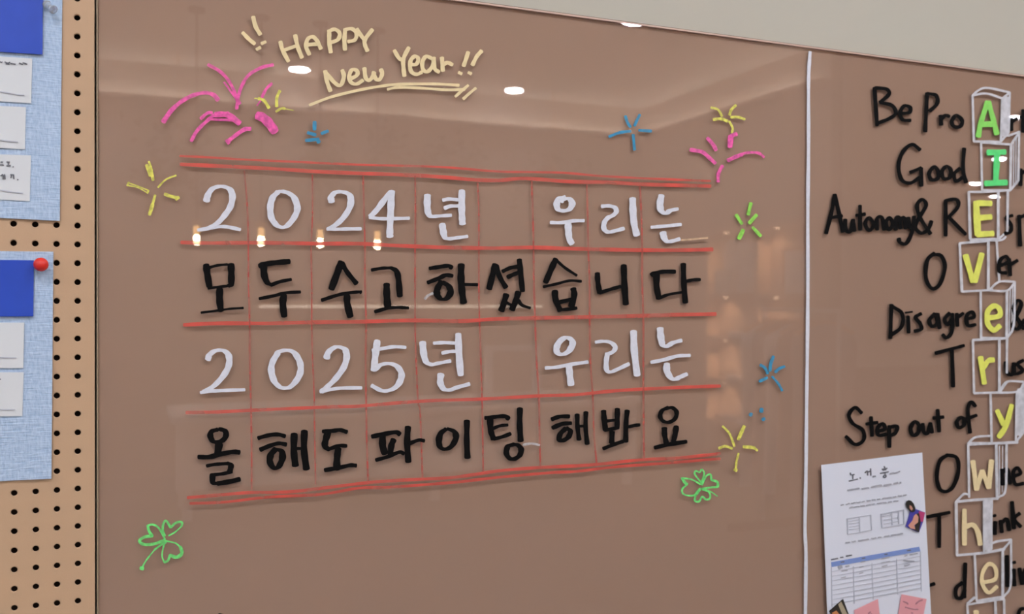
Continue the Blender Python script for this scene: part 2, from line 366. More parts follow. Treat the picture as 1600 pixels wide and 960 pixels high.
BLACK = [
 ('E1','모','240,195 250,270 270,388/w6x4:265,220 340,200 430,191/462,190 465,270 463,360 440,383/w7x4:258,406 350,392 450,382/362,408 360,500 372,605/w7x3.4:195,622 330,605 450,588 572,580'),
 ('E1','두','w8x8:715,207 760,190 860,175 985,165/755,200 758,280 785,350 830,375/820,375 900,345 1000,325/715,497 850,470 950,445 1082,437/935,465 925,540 938,655'),
 ('E1','수','w9x7:1445,168 1410,270 1358,412/w7x6:1452,178 1500,260 1582,362/1272,511 1380,475 1480,450 1600,437 1625,441/1498,468 1500,540 1528,657'),
 ('E2','고','162,225 250,210 325,207/w8x5:325,207 370,235 388,310 398,442/288,343 290,440 298,532/190,573 290,545 380,537 470,541'),
 ('E2','하','w7x6:645,212 720,200 800,190 832,207/w7x6:630,330 720,295 780,268 838,274/745,323 712,380 710,430 745,467 790,460 822,405 800,355 755,328/910,180 908,280 915,390 930,497/930,345 1045,348'),
 ('E2','셨','w8x6:1192,178 1175,250 1142,382/w7x5:1200,190 1230,280 1282,370/w7x5.5:1255,236 1320,207 1385,195/w7x6:1296,285 1340,264 1385,247/w7x4:1393,138 1405,250 1420,402/w8x6:1285,430 1265,500 1243,563/w6x4:1285,495 1328,520/w8x6:1385,410 1365,480 1333,555/w6x4:1385,480 1420,520 1485,541'),
 ('E3','습','w8x6:212,138 170,230 123,340/w4x4:218,150 290,213 392,280/w6x4:105,377 220,352 330,325 430,330/w8x5:203,415 210,490 250,582/w8x5:362,393 370,450 345,548/w8x6:235,512 340,487/w8x5:245,577 330,570 392,560'),
 ('E3','니','w7x5:570,260 575,340 590,430/w8x5:588,430 680,400 770,375/w8x5:797,193 803,360 815,527'),
 ('E3','다','w8x6:1040,278 1060,262 1140,247 1240,247/w8x5:1082,265 1080,370 1100,478/w7x4:1095,478 1180,445 1295,425/w7x5:1310,180 1315,350 1328,513/w8x5:1335,330 1390,318 1455,315'),
 ('G1','올','w8x6:320,222 270,238 260,280 285,320 330,325 375,300 392,255 372,228 330,217/w10x6:332,342 320,425/w8x7:158,450 250,450 350,425 450,408 503,412/w8x5:228,525 300,512 400,505/w8x5:400,503 430,520 420,578/w8x5:425,578 350,592 270,600/w8x5:278,595 280,660 320,672/w8x7:320,672 420,655 505,635'),
 ('G1','해','w7x6:658,293 740,270 820,262 882,277/w8x6:675,390 760,355 830,337 892,347/w9x5:805,383 765,430 756,490 790,542 830,527 860,460 850,402 785,382/958,260 955,400 968,522/975,380 1025,380/1043,235 1040,390 1060,550'),
 ('G1','도','w8x6:1195,238 1280,232 1340,225 1397,242/w9x5:1242,240 1220,310 1215,360 1250,388/w8x5.5:1240,387 1330,357 1395,358/1325,380 1315,460 1312,552/w8x6:1212,560 1330,540 1420,520 1475,522'),
 ('G2','파','w8x6.5:115,345 210,325 320,307 357,325/w9x5:210,325 208,420 228,492/w8x5:305,370 285,420 275,495/w8x5:150,548 250,520 350,480 392,492/w8x5:427,263 420,400 430,562/w8x5:440,405 520,375 567,382'),
 ('G2','이','w8x5:755,280 708,320 693,390 710,440 750,453 800,430 840,360 825,302 765,277/w7.5x5:935,210 933,380 940,527'),
 ('G2','팅','w8x6:1092,185 1180,175 1260,170 1297,192/w8x5:1135,190 1140,290 1165,365/w7x4.5:1150,280 1220,252 1287,245/w8x5:1165,367 1240,347 1312,320/w7.5x5:1392,103 1390,240 1398,382/w7.5x5.5:1340,413 1290,430 1275,485 1300,530 1345,537 1390,505 1402,455 1375,420 1330,412'),
 ('G3','해','w7x6:160,228 220,207 297,205/w7x6:165,295 240,264 312,257/w7x6:270,298 228,340 218,385 250,392 290,365 305,320 275,298/w6x5:358,190 362,290 374,387/w6x4:370,282 412,280/w6x5:427,172 425,290 437,420'),
 ('G3','봐','w7x5:565,162 570,230 580,312/w7x5:672,146 672,220 670,292/w6x5:580,242 670,232/w7x5:572,314 682,292/w7x5:632,325 628,412/w7x5:562,457 650,422 718,400/w6.5x5:750,160 740,270 738,402/w6x5:760,287 810,275 847,271'),
 ('G3','요','w6x5:1070,135 1022,160 1007,205 1032,243 1080,250 1125,220 1135,170 1100,137 1050,145/w7x5:1040,296 1042,350 1055,412/w7x5:1133,283 1125,340 1110,402/w7x6:963,450 1070,425 1212,402'),
]
for i, (f, ch, t) in enumerate(WHITE):
    row = 'first' if i < 8 else 'third'
    draw('written_digit' if ch.isdigit() else 'written_syllable', f, 'white', t, board, 'white %s %s in the %s row' % ('digit' if ch.isdigit() else 'Korean syllable', ch, row))
for i, (f, ch, t) in enumerate(BLACK):
    row = 'second' if i < 9 else 'fourth'
    draw('written_syllable', f, 'black', t, board, 'black Korean syllable %s in the %s row' % (ch, row))
draw('ink_or_glint_dash', 'D3', 'tan', 'w2.8:1300,722 1400,715 1522,703', board, 'thin tan painted reflection at the end of the first row')  # mirrored light on the glass, painted as a tan stroke
draw('ink_or_glint_dash', 'E2', 'faint', 'w3.6:606,466 630,440 672,418', board, 'short pale curved painted glint in the second row')  # bright glint on the glass, painted as a pale stroke
draw('ink_or_glint_dash', 'G2', 'faint', 'w3.4:1420,416 1490,405 1560,418', board, 'short pale painted glint in the fourth row')  # second bright glint, likewise a painted pale stroke
draw('ink_or_glint_dash', 'P', 'black', 'w5:330,976 338,965 344,961.5 352,965 358,976', board, 'top of a black mark at the bottom edge')

# cream greeting
CREAM = [
 ('!!', '135,62 150,120 178,168/72,156 110,195 145,224/w5:185,222 210,211/w5:155,257 178,245'),
 ('H', '297,210 310,260 345,328/w5.5:318,262 395,234/385,172 400,240 425,306'),
 ('A', '470,288 450,240 460,195 490,182 515,205 538,253/w6:462,228 522,224'),
 ('P', '588,155 588,210 597,275/580,150 620,137 650,160 640,198 595,216'),
 ('P', '682,150 678,200 682,260/675,142 720,133 750,160 740,200 700,210'),
 ('Y', '752,135 785,185 805,205/845,138 802,195 800,230 815,266'),
 ('N', '563,385 575,450 595,505/568,395 620,455 655,470 675,420 665,380'),
 ('e', '705,435 750,413 755,385 725,377 708,410 715,450 750,463 788,440'),
 ('w', '797,368 805,425 825,440 845,420 855,392/852,400 868,435 890,433 903,400 895,375'),
 ('Y', '975,262 1000,305 1025,322/1062,245 1030,310 1030,370 1035,415'),
 ('e', '1065,345 1105,345 1118,312 1095,298 1070,330 1074,385 1105,405 1138,393'),
 ('a', '1200,312 1165,298 1142,332 1147,378 1175,388 1205,350 1207,308/1210,305 1215,370 1242,392'),
 ('r', '1258,305 1264,385/w6:1262,352 1290,335 1322,348'),
 ('!!', '1415,272 1400,320 1387,356/1495,265 1465,300 1440,350/w5:1358,394 1376,402/w5:1415,394 1433,402'),
]
for k, (ch, t) in enumerate(CREAM):
    word = '' if ch == '!!' else ' of HAPPY' if k < 6 else ' of New' if k < 9 else ' of Year'
    draw('written_exclamation' if ch == '!!' else 'written_letter', 'A', 'cream', t, board,
         ('cream pair of exclamation marks %s the greeting' % ('before' if k == 0 else 'after')) if ch == '!!' else 'cream letter %s%s' % (ch, word))
draw('underline_stroke', 'A', 'cream', 'w4.4:470,588 600,540 760,500 900,475 1000,465 1200,462 1360,470/w4.2:935,495 1000,483 1150,488 1280,497 1395,495/w5x4:1415,470 1380,500 1338,538/w5x4:1460,487 1420,520 1385,552', board, 'cream double underline beneath New Year')

# fireworks, stars and clovers
DR = [
 ('drawn_firework','K','pink','large pink firework at the upper left','w8x5.5:480,415 540,330 620,262 700,222 780,206 840,222 872,258/w5x5:800,5 880,50 940,110 980,180 1010,265/w5x5:1265,6 1180,27 1090,80 1040,160 1015,240 1005,322/w6:990,220 1015,265 1025,285/w5x4:1255,140 1215,180 1185,238/w2:1190,240 1150,298/w5.5:680,552 720,480 790,410 850,365 945,352/w9:850,362 940,365 1025,425/w5:748,392 795,352 830,350/w4:800,390 860,398 940,400 990,405/w3:915,130 950,180 990,235/w5.5x6.5:938,556 1000,508 1060,468 1103,465/w5:930,545 950,568'),
 ('drawn_firework_petal','K','pink','broad scribbled pink petal','w14:1150,368 1195,385 1245,435 1278,485'),
 ('drawn_firework','K','yellow','small yellow sparks on the pink firework','w2:1132,246 1165,248/w4.6:1160,248 1200,262 1235,315/w4.6:1313,192 1292,240 1290,305/w4:1286,342 1320,320 1350,320/w1.4:1345,320 1410,332'),
 ('drawn_star','B','blue','small blue star below the greeting','w6:1107,392 1107,438/w5:1068,453 1114,466/w5:1145,458 1182,444/w5:1058,497 1130,489/w6:1120,488 1132,508'),
 ('drawn_firework','K','yellow','yellow firework left of the table','w5:362,722 388,800/w3:378,698 400,760/w4.6:388,730 408,832/w2.8:443,882 500,826 572,797/w1.8:222,868 300,884 368,922/w1.8:226,848 300,874 378,905/w3:222,870 236,846/w3:366,924 376,904/w6x5:490,930 530,945 575,955/w5:570,968 590,952'),
 ('drawn_firework_ray','B','yellow','lowest yellow ray left of the table','w4:222,800 208,850/w5.5:208,850 190,910'),
 ('drawn_star','C','blue','blue star at the top right','113,435 120,458 132,477/167,430 158,448 147,472/52,513 90,498 133,492/163,489 210,492/142,505 147,563'),
 ('drawn_firework','C','yellow','yellow spark above the pink firework on the right','w3.6:434,404 460,412 475,437/527,395 510,412 503,432/w4.6:443,449 470,446 495,455/508,440 535,440 560,448/w3.4:502,455 515,480 512,498'),
 ('drawn_firework','C','pink','small pink firework at the top right','w5x6:357,562 400,570 425,590 450,613/w6x5:420,518 440,540 453,564/w6:530,503 510,510/w8x6:508,510 505,552/w5x6:497,602 530,587 550,580/w4:545,580 570,573 610,574 632,590/w5:477,622 462,650 460,682'),
 ('drawn_star','C','lime','lime green star right of the first row','w5:583,762 573,806/w5.6:605,806 577,838/w5:528,806 550,840/w5:590,853 620,886/w6:555,862 538,896'),
 ('drawn_star','I','blue','blue star right of the third row','w5x4:658,62 642,110 638,148/722,122 690,135 668,155/582,112 608,130 625,162/577,208 622,186/w3.4:650,180 685,220 708,262'),
 ('drawn_dots','I','blue','three blue dots below the blue star','w6:522,396 532,402/w6:590,364 588,384/w6:598,422 604,430'),
 ('drawn_firework','I','yellow','yellow firework right of the fourth row','w3.4:365,467 405,510 433,583/w5:490,465 455,543/w4:343,594 380,582 420,595/w5:485,585 530,588 550,592/w3.4:545,590 565,607/w3:457,622 445,670 440,722/w5:434,716 446,722'),
 ('drawn_clover','I','green','green clover below the right end of the table','w2.6:238,802 190,775 132,765/w4.4:130,765 150,795 162,800/w2.8:160,802 132,830 142,860 200,865 236,825/w2.6:240,790 205,745 210,724 232,732 245,716 258,740 242,795/w2.8:245,805 270,755 295,745 300,775/w4:300,775 335,790 335,818/w3:335,818 290,820 245,828/w4.4:232,832 212,858/w3:212,858 205,895 230,900 248,872 270,890 293,880 285,845 245,830/w1.6:245,828 290,840 335,870'),
 ('drawn_clover','J','green','green clover with a long stem at the lower left','w3.2:470,450 430,375 390,350 352,355/w4.4:352,355 362,395 385,427/w4.6:385,427 330,435 295,462 330,485 400,480 468,455/w3.6:470,425 455,390 460,340 480,325 508,370/w3.6:508,370 545,337 585,333 582,362/w2.2:582,362 540,400 495,425/w2.4:480,462 540,475 572,500/w5.4:575,500 585,545 550,572 505,558/w4:505,555 490,595 465,606/w2.4:465,606 450,560 463,490 478,470/w3.4:480,460 400,520/w2.4:400,520 345,590 315,640/w6:302,646 322,648'),
]
for nm, f, c, lab, t in DR: draw(nm, f, c, t, board, lab)

# right half: stacked cubes with letters, black words
CUBES = [
 ('H1','A','lime','862,190 868,420/862,190 930,180 1010,205/1010,205 1003,420/868,420 935,420 1003,422/862,190 895,162 940,152 1048,175/1010,205 1048,175/1048,175 1042,375/1042,375 1003,420/w10:1028,200 1023,390', 'w8:938,222 905,320 890,395/w8:940,222 965,310 983,383/w9:912,335 970,332'),
 ('H1','I','green','905,425 910,665/905,425 980,430 1055,435/w4:1055,435 1050,665/910,663 1050,665/1040,392 1095,372/1095,370 1090,615/1055,435 1095,375/1050,665 1090,615/w1.5:1068,425 1066,640/w1.5:1080,400 1078,628', 'w9:938,475 1025,473/w9:985,480 978,620/w9:926,630 1032,625'),
 ('H1','E','yellow','w4:843,672 850,908/843,672 930,672 1030,665/w4:990,672 990,910/w4:850,912 990,908/1038,668 1035,870/990,910 1035,870', 'w10:880,722 888,888/w9:885,728 955,730/w9:885,803 955,797/w9:885,885 965,880'),
 ('H2','V','yellow','w4:725,30 735,250/w4:725,30 860,18/w4:855,25 855,245/735,250 875,242/860,18 915,15 935,0/893,20 905,200', 'w9:752,85 785,205/w9:826,78 793,205'),
 ('H2','e','yellow','860,242 905,205 975,205/860,245 940,245 975,208/820,250 822,460/w4:940,245 938,460/975,205 970,400 940,460/w1.5:955,235 950,440/w1.5:966,222 962,420/822,460 938,462', 'w8:852,370 905,360 905,328 880,315 852,342 852,395 880,425 908,405'),
 ('H2','r','yellow','785,470 790,710/w4:785,470 940,462/w4:905,470 905,710/790,712 905,708/940,465 938,620/905,710 940,660', 'w8:820,548 837,668/w8:830,600 855,565 880,560'),
 ('H2','y','yellow','905,705 940,660 1015,660/865,710 985,705 1015,668/865,710 870,935/985,705 980,935/w4:770,945 870,940 980,935/1018,665 1015,890/980,935 1015,890/w10:1000,695 997,900', 'w8:895,790 925,855/w8:962,765 935,860 902,912'),
 ('H3','w','cream','900,45 940,12 1020,5/w4:900,45 1050,45 1165,40/900,45 905,335/w4:1050,45 1055,340/1105,45 1100,290 1060,335/w1.5:1068,60 1068,320/w1.5:1085,60 1083,305/w4:835,358 940,348 1060,340', 'w7.5:925,140 945,293/w7.5:945,293 975,192/w7.5:975,192 1010,283/w7.5:1010,283 1025,137'),
 ('H3','h','cream','w4:835,360 840,645/985,355 985,635/w4:840,645 985,632 1095,612/835,360 875,318 905,320/w13:1010,352 1006,612', 'w7.5:880,400 880,588/w7.5:885,492 925,482 952,520 965,588'),
 ('H3','e','cream','935,640 945,890/w4:1085,615 1085,870/w4:945,890 1090,868/1000,610 1040,575 1130,560/1130,560 1128,800 1090,868/1090,612 1130,565', 'w6:975,792 1045,772 1045,712 1010,692 977,740 977,800 1010,845 1055,812'),
 ('H3','t','cream','895,910 900,985/895,910 1045,885 1095,880/w4:1045,885 1048,985/1092,880 1094,985/895,905 935,870', 'w8:942,945 945,990'),
]
for f, ch, c, box, lt in CUBES:
    b_ = draw('drawn_cube', f, 'boxwhite', box, board, 'white outlined cube around the letter %s' % ch, nib=(1.7, 1.7))
    draw('cube_letter', f, c, lt, b_, '%s letter %s inside its cube' % (c, ch), material=INK.get(c+'fill'))
WORDS = [
 ('H1','Be','372,150 378,240 385,340/375,152 430,157 445,182 400,225/400,225 460,240 478,280 440,308 390,327/495,280 545,275 550,250 520,242 500,275 512,310 552,315'),
 ('H1','Pro','635,178 630,270 625,370/635,180 680,190 685,230 648,268/703,290 705,337/707,308 725,290 747,295/780,290 758,320 770,345 800,345 810,315 780,290'),
 ('H1','rt','1058,305 1056,365/1058,322 1085,305/1115,262 1115,372/1100,300 1122,296'),
 ('H1','Good','600,462 560,435 515,470 492,540 507,610 550,628 597,600/550,575 605,552/605,552 605,642/668,548 645,578 655,610 688,605 688,565 668,548/730,545 708,572 718,605 748,600 753,562 730,545/800,555 770,582 780,618 812,600/820,455 815,560 830,625'),
 ('H1','In','1103,558 1102,640/1105,582 1122,568'),
 ('H1','Autonomy','130,880 160,760 172,685/172,685 195,780 213,872/148,802 210,792/225,810 228,860 250,870 265,812/265,810 270,868/300,740 300,862/280,790 325,783/345,802 325,830 345,865 368,838 345,802/385,862 385,805 410,802 420,862/445,802 428,830 445,860 465,830 445,802/478,862 480,805 495,802 502,855/502,812 520,802 528,855/540,800 548,850 565,845/570,795 560,870 530,930 500,925 493,905'),
 ('H1','&','652,882 600,800 585,740 610,710 630,740 590,810 577,850 605,878 640,860 657,818'),
 ('H1','R','728,713 728,892/728,715 780,710 790,745 740,802/745,800 828,885'),
 ('H1','sp','1062,790 1032,802 1055,840 1050,872 1022,880/1095,790 1100,942/1095,802 1122,790'),
 ('H2','O','610,74 577,110 572,190 600,236 635,215 658,140 640,87 597,82'),
 ('H2','er','905,132 945,115 935,90 907,110 905,158 937,165/950,100 955,177/955,127 988,108'),
 ('H2','Disagre','415,310 410,462/415,315 463,350 460,410 410,450/490,362 493,437/w3:478,346 510,342/550,350 525,367 545,395 550,420 520,430/612,350 587,380 600,408 625,390 615,350/625,350 634,417/680,347 657,375 670,400 692,372/692,350 690,430 665,460 648,445/712,350 715,407/715,367 742,348/755,375 790,365 780,342 757,360 762,403 798,400'),
 ('H2','&','1018,420 972,340 985,292 1005,310 967,400 990,420 1020,378'),
 ('H2','T','615,530 745,495/690,518 695,682'),
 ('H2','us','935,570 940,618 965,625 972,575/972,575 975,628/1015,562 988,580 1012,608 985,625'),
 ('H2','Step','280,802 250,777 222,810 240,850 285,880 288,925 250,945 208,908/322,820 327,907/300,852 352,845/350,885 385,875 375,850 352,870 357,903 392,898/405,860 405,957/405,867 440,862 433,893 408,905'),
 ('H2','out','520,842 502,870 512,903 535,893 540,857 520,842/557,850 562,888 580,893 592,847/592,847 600,892/625,787 632,887/605,825 652,820'),
 ('H2','of','730,822 712,842 720,868 743,858 745,832 730,822/797,772 777,752 762,790 772,892/745,832 802,812'),
 ('H3','O','790,107 748,140 732,220 747,288 785,303 823,270 848,190 838,122 785,107'),
 ('H3','ne','1080,185 1085,267/1085,202 1110,182 1125,262/1140,222 1180,207 1165,177 1142,200 1152,263 1197,260'),
 ('H3','T','680,440 802,415/745,430 745,602'),
 ('H3','ink','1045,465 1042,532/w6:1040,430 1043,436/1075,460 1080,522/1080,470 1108,452 1120,512/1135,358 1145,502/1177,420 1147,450 1182,492'),
 ('H3','d','885,688 880,872/870,792 837,820 837,868 865,873 882,830'),
 ('H3','-','690,808 720,797'),
 ('H3','liv','1108,648 1110,812/1145,720 1148,807/w6:1145,680 1147,687/1175,715 1190,800/1205,720 1190,800'),
 ('H3','s','1168,965 1180,937 1200,930'),
]
for f, w, t in WORDS: draw('written_word', f, 'black', t, board, 'black handwritten %s on the right half' % (w if w not in '&-' else {'&': 'ampersand', '-': 'dash'}[w]), nib=(3.1, 2.7))

# ------------------------------------------------------------------ the pegboard
PX, PZ, PS = -.0642, CAMZ+.3713, .0254
pz0, pz1 = CAMZ-.78, ZT
peg = empty('pegboard', (-.2, 0, pz0), 'tan pegboard with rows of dark round holes left of the glass board', 'board')
mb = MB(); ncol = 13; rows = range(-44, 4); hr = .0039; N = 24
xr = -.0432; xl = PX-(ncol-.5)*PS
for c in range(ncol):
    for k in rows:
        cx, cz = PX-c*PS, PZ+k*PS; h = PS/2
        x1 = xr if c == 0 else cx+h; z1 = cz+h if k < 3 else pz1; x0 = cx-h; z0 = cz-h if k > -44 else pz0
        sq, ci, ch, dp = [], [], [], []
        for i in range(N):
            a = 2*math.pi*i/N; ca, sa = math.cos(a), math.sin(a); m_ = max(abs(ca), abs(sa))
            ux, uz = ca/m_, sa/m_
            sq.append((cx+ux*(x1-cx if ux > 0 else cx-x0), 0, cz+uz*(z1-cz if uz > 0 else cz-z0)))
            ci.append((cx+ca*(hr+.0009), 0, cz+sa*(hr+.0009))); ch.append((cx+ca*hr, .0008, cz+sa*hr)); dp.append((cx+ca*hr, .0032, cz+sa*hr))
        fs = []
        for i in range(N):
            j = (i+1) % N
            for q in range(3): fs.append((q*N+i, q*N+j, (q+1)*N+j, (q+1)*N+i))
        mb.add(sq+ci+ch+dp, fs)
mb.add([(xr,0,pz0),(xr,.0032,pz0),(xr,.0032,pz1),(xr,0,pz1)], [(0,1,2,3)])
mb.build('perforated_panel', M['peg'], peg)
MB().box((xl,.012,pz0),(xr-.002,.016,pz1)).build('hole_shade_panel', M['void'], peg)  # dark panel paints the shade seen through the holes
MB().box((xl,.0034,pz0),(xl+.01,.012,pz1)).box((xr-.006,.0034,pz0),(xr-.002,.012,pz1)).build('batten', M['gap'], peg)

# ------------------------------------------------------------------ pinned blue cards
def quad(px, Y): return [at(x, y, Y) for x, y in px]
def sheet_mesh(px, y0, th, wav=.0, n=16):
    """thin card through four corner pixels (TL TR BR BL), gently wavy"""
    c = quad(px, y0); mb = MB(); vs = []
    for j in range(n+1):
        for i in range(n+1):
            s, t = i/n, j/n
            p = (c[0]*(1-s)+c[1]*s)*(1-t)+(c[3]*(1-s)+c[2]*s)*t
            p.y = y0 - wav*(1+math.sin(s*5+t*3))*.5 - wav*max(0, s-.8)*4*t
            vs.append(p)
    m = len(vs); back = [v+Vector((0, th, 0)) for v in vs]; fs = []; q = n+1
    for j in range(n):
        for i in range(n):
            a = j*q+i; fs.append((a, a+1, a+q+1, a+q)); fs.append((m+a, m+a+q, m+a+q+1, m+a+1))
    for i in range(n):
        for a, b in ((i, i+1), (n*q+i, n*q+i+1), (i*q, (i+1)*q), (i*q+n, (i+1)*q+n)): fs.append((a, b, m+b, m+a))
    return mb.add(vs+back, fs)
SC1 = empty('linen_card', at(40, 345, -.002), 'upper pale blue linen card with blue heading and three white notes', 'card')
sheet_mesh([(-190,-60),(98,-60),(93.5,345.5),(-190,331)], -.0022, .0012, .001).build('card_sheet', M['linen'], SC1)
sheet_mesh([(-150,-60),(67.5,-60),(66.5,85.5),(-150,71)], -.0050, .0010, .0006).build('heading_card', M['bluecard'], SC1, 'glossy royal blue heading')
notes1 = [[(-120,80),(50.5,91.5),(48.5,161.5),(-120,151)], [(-120,160),(40.5,167.5),(39,233.5),(-120,225)], [(-120,237),(48.5,243),(46.5,314.5),(-120,306)]]
scr1 = [('N','0,120 5,125 12,122/25,122 40,128 52,124/55,130 80,134/100,128 118,136/118,126 140,134/30,132 48,134', 'N','0,276 30,280 70,288 100,293 125,294'),
        (None, None, 'N','0,526 30,530 60,533 92,536'),
        ('N','4,640 14,640/0,655 18,655/34,640 50,640/46,640 44,655/34,660 54,658/66,664 70,666/4,712 14,704/16,706 16,728/24,704 26,728/54,706 68,706/60,708 56,722/70,705 72,728/90,730 94,732', 'N','0,785 40,792 80,797 118,801')]
for q, (f1, t1, f2, t2) in zip(notes1, scr1):
    o = sheet_mesh(q, -.0038, .0003, .0002, 6).build('note_slip', M['note'], SC1)
    if t1: draw('handwriting', f1, 'black', t1, o, 'dark handwriting', nib=(.9, .9), Y=-.0043, material=M['dark'])
    draw('printed_line', f2, 'black', t2, o, 'faint grey printed line', nib=(.8, .8), Y=-.0043, material=M['pale'])
SC2 = empty('linen_card', at(40, 752, -.002), 'lower pale blue linen card with blue heading held by a red pin', 'card')
sheet_mesh([(-190,391),(83.3,393.5),(80.5,748),(-190,762)], -.0022, .0012, .001).build('card_sheet', M['linen'], SC2)
sheet_mesh([(-150,405),(53,407),(52,494.5),(-150,496)], -.0050, .0010, .0006).build('heading_card', M['bluecard'], SC2, 'glossy royal blue heading')
for q, t in (([(-120,504),(38,504.5),(36.5,575.5),(-120,576)], '0,270 30,271 60,272 86,273'), ([(-120,582),(37,582),(35,650.5),(-120,653)], '0,550 30,550 60,550 80,549')):
    o = sheet_mesh(q, -.0038, .0003, .0002, 6).build('note_slip', M['note'], SC2)
    draw('printed_line', 'N2', 'black', t, o, 'faint grey printed line', nib=(.8, .8), Y=-.0043, material=M['pale'])
draw('handwriting', 'N2', 'black', '0,388 4,386', o, 'end of a dark handwritten line', nib=(.9, .9), Y=-.0043, material=M['dark'])

c = at(64, 413.5, -.0135)
pin = empty('push_pin', (c.x, -.003, c.z), 'round glossy red push pin at the corner of the lower blue card', 'pin')
R_ = .0092
MB().lathe([(R_*math.sin(math.pi*k/14)+1e-5, -R_*math.cos(math.pi*k/14)) for k in range(15)], (c.x, -.0135, c.z), (.05, -1, .1), 24).build('ball_head', M['redpin'], pin, smooth=True)
MB().tube([(c.x, -.006, c.z), (c.x, -.0015, c.z)], .0006).build('needle', M['steel'], pin)
c = at(80, 12, -.014)
pin2 = empty('push_pin', (c.x, -.003, c.z), 'clear plastic push pin at the top of the upper blue card', 'pin')
ax = Vector((.55, -.62, -.56))
MB().lathe([(.0052,-.012),(.0058,-.010),(.0050,-.0085),(.0034,-.006),(.0032,-.001),(.0040,.002),(.0056,.004),(.0058,.0052),(.0048,.0062)], (c.x, -.0125, c.z), ax, 24).build('spool_head', M['clear'], pin2, smooth=True)
MB().tube([Vector((c.x, -.0125, c.z))-ax.normalized()*.0125, (c.x-.011, -.0008, c.z+.0115)], .0006).build('needle', M['steel'], pin2)

# ------------------------------------------------------------------ printed sheet with slips on it
SP = empty('printed_sheet', at(1365, 968, -.002), 'white printed sheet with a blue-headed table stuck on the glass board', 'paper')
YS = -.0030
sheet_mesh([(1283,727),(1441,707.5),(1459,1050),(1296,1050)], YS, .0004, .0008, 12).build('paper', M['sheet'], SP)
YP = YS-.0011
def prt(name, f, t, m, w, label=None): return draw(name, f, 'black', t, SP, label, nib=(w, w), Y=YP, material=M[m])
prt('printed_title', 'P1', '395,290 402,312 440,308/425,312 424,362/380,385 480,362/w2.2:505,352 512,348/565,290 590,268 596,318/w2:600,280 620,272/628,240 632,320/w1.6:655,330 685,328/785,215 792,232/760,248 820,236/772,258 808,252/740,296 835,278/795,285 797,300/778,325 800,312 806,335 785,345 776,328', 'dark', .85, 'large dark Korean title')
prt('printed_title', 'P1', '850,300 880,290 920,288 965,272', 'grey', .9)
prt('printed_subtitle', 'P1', '365,492 420,480 495,468/530,475 605,462/640,455 700,440 755,432/785,435 865,420/895,415 945,405/970,398 978,410', 'grey', 1.3)
def words(x0, y0, x1, y1, n, seed):
    r = random.Random(seed); out = []; x = 0.0
    for q in range(n):
        w = (.6+.4*r.random())/n*.86
        f = lambda t: '%.0f,%.0f' % (x0+(x1-x0)*t, y0+(y1-y0)*t+r.uniform(-3, 3))
        out.append(' '.join(f(min(1, x+w*u)) for u in (0, .33, .66, 1))); x += 1.0/n
    return '/'.join(out)
prt('printed_line', 'P1', words(285,662,1065,540,13,1), 'grey', 1.0)
prt('printed_line', 'P1', words(385,692,960,608,9,2), 'grey', 1.0)
prt('printed_line', 'P2', words(340,138,1010,28,9,3), 'grey', 1.0)
prt('printed_grid', 'P1', '360,820 630,775/630,775 640,950/360,820 365,1000/370,850 490,830/380,880 500,860/380,915 500,895/380,945 500,930/365,1000 640,950/500,810 505,970/750,765 1010,715/1010,715 1015,880/750,765 760,925/760,925 1015,880/770,790 880,770/780,835 950,800/780,880 960,845/870,750 880,890/950,735 955,880', 'pale', .7)
tb = MB().slab(quad([(1275+175*.1354, 830+362*.1354), (1275+1190*.1354, 830+182*.1354), (1275+1205*.1354, 830+235*.1354), (1275+180*.1354, 830+418*.1354)], YP), YP-.0002, YP+.0003)
tb.build('table_header', M['head'], SP, 'blue header bar of the printed table')
prt('table_caption', 'P2', '175,332 250,318/280,308 310,303/345,292 410,280', 'dark', .9)
prt('table_grid', 'P2', '/'.join('w.7:%d,%d %d,%d' % (180, 470+k*54, 1210, 290+k*52) for k in range(8))+'/w.9:430,410 440,840/w.9:645,370 660,790/w.9:930,320 945,740/w.9:178,420 185,880/w.9:1205,240 1215,700', 'pale', .5)
for t_ in ('w6:262,425 292,412', 'w2:340,412 380,404/w1.4:295,465 360,455/w1.4:290,540 340,530', 'w1.6:515,360 560,350/w1.4:500,420 545,410/w1.4:500,490 540,480', 'w1.6:760,320 840,300/w1.4:750,370 850,350/w1.4:760,410 820,395', 'w1.6:1020,290 1050,280/w1.4:1080,275 1170,260/w1.4:1010,340 1130,350/w1.4:1020,400 1080,385'): prt('table_entry', 'P2', t_, 'grey', .7)
for t_ in ('285,362 325,355', '530,318 565,312', '790,272 820,268', '1050,228 1090,222'): prt('table_heading_text', 'P2', t_, 'dark', .9)
def flat(name, px, Y, th, m, parent, label=None): return MB().slab(quad(px, Y), Y-th, Y).build(name, m, parent, label)
# sticky notes and photo slips resting on the sheet
Z2 = YP-.0012
def slip(name, loc, label, cat, px, m, Y=Z2):
    e = empty(name, at(loc[0], loc[1], Y), label, cat)
    flat('paper_slip', px, Y, .0006, m, e); return e
s1 = slip('sticky_note', (1355, 968), 'pink sticky note with a tilted top at the bottom middle of the sheet', 'note', [(1334.5,954),(1371.5,936.5),(1378,995),(1340,1012)], M['sticky'])
draw('handwriting', 'P2', 'black', '605,958 612,945 628,935/600,985 640,960', s1, 'faint dark writing', nib=(1, 1), Y=Z2-.0007, material=M['stickyink'])
s2 = slip('sticky_note', (1425, 968), 'pink sticky note at the lower right corner of the sheet', 'note', [(1408.5,929),(1447.5,936.5),(1438,985),(1400,978)], M['sticky'])
draw('handwriting', 'P2', 'black', '1010,815 1045,830 1060,845/1150,845 1180,815 1225,795/1030,880 1080,895 1130,905 1175,905/1100,945 1115,950', s2, 'faint dark writing', nib=(1, 1), Y=Z2-.0007, material=M['stickyink'])
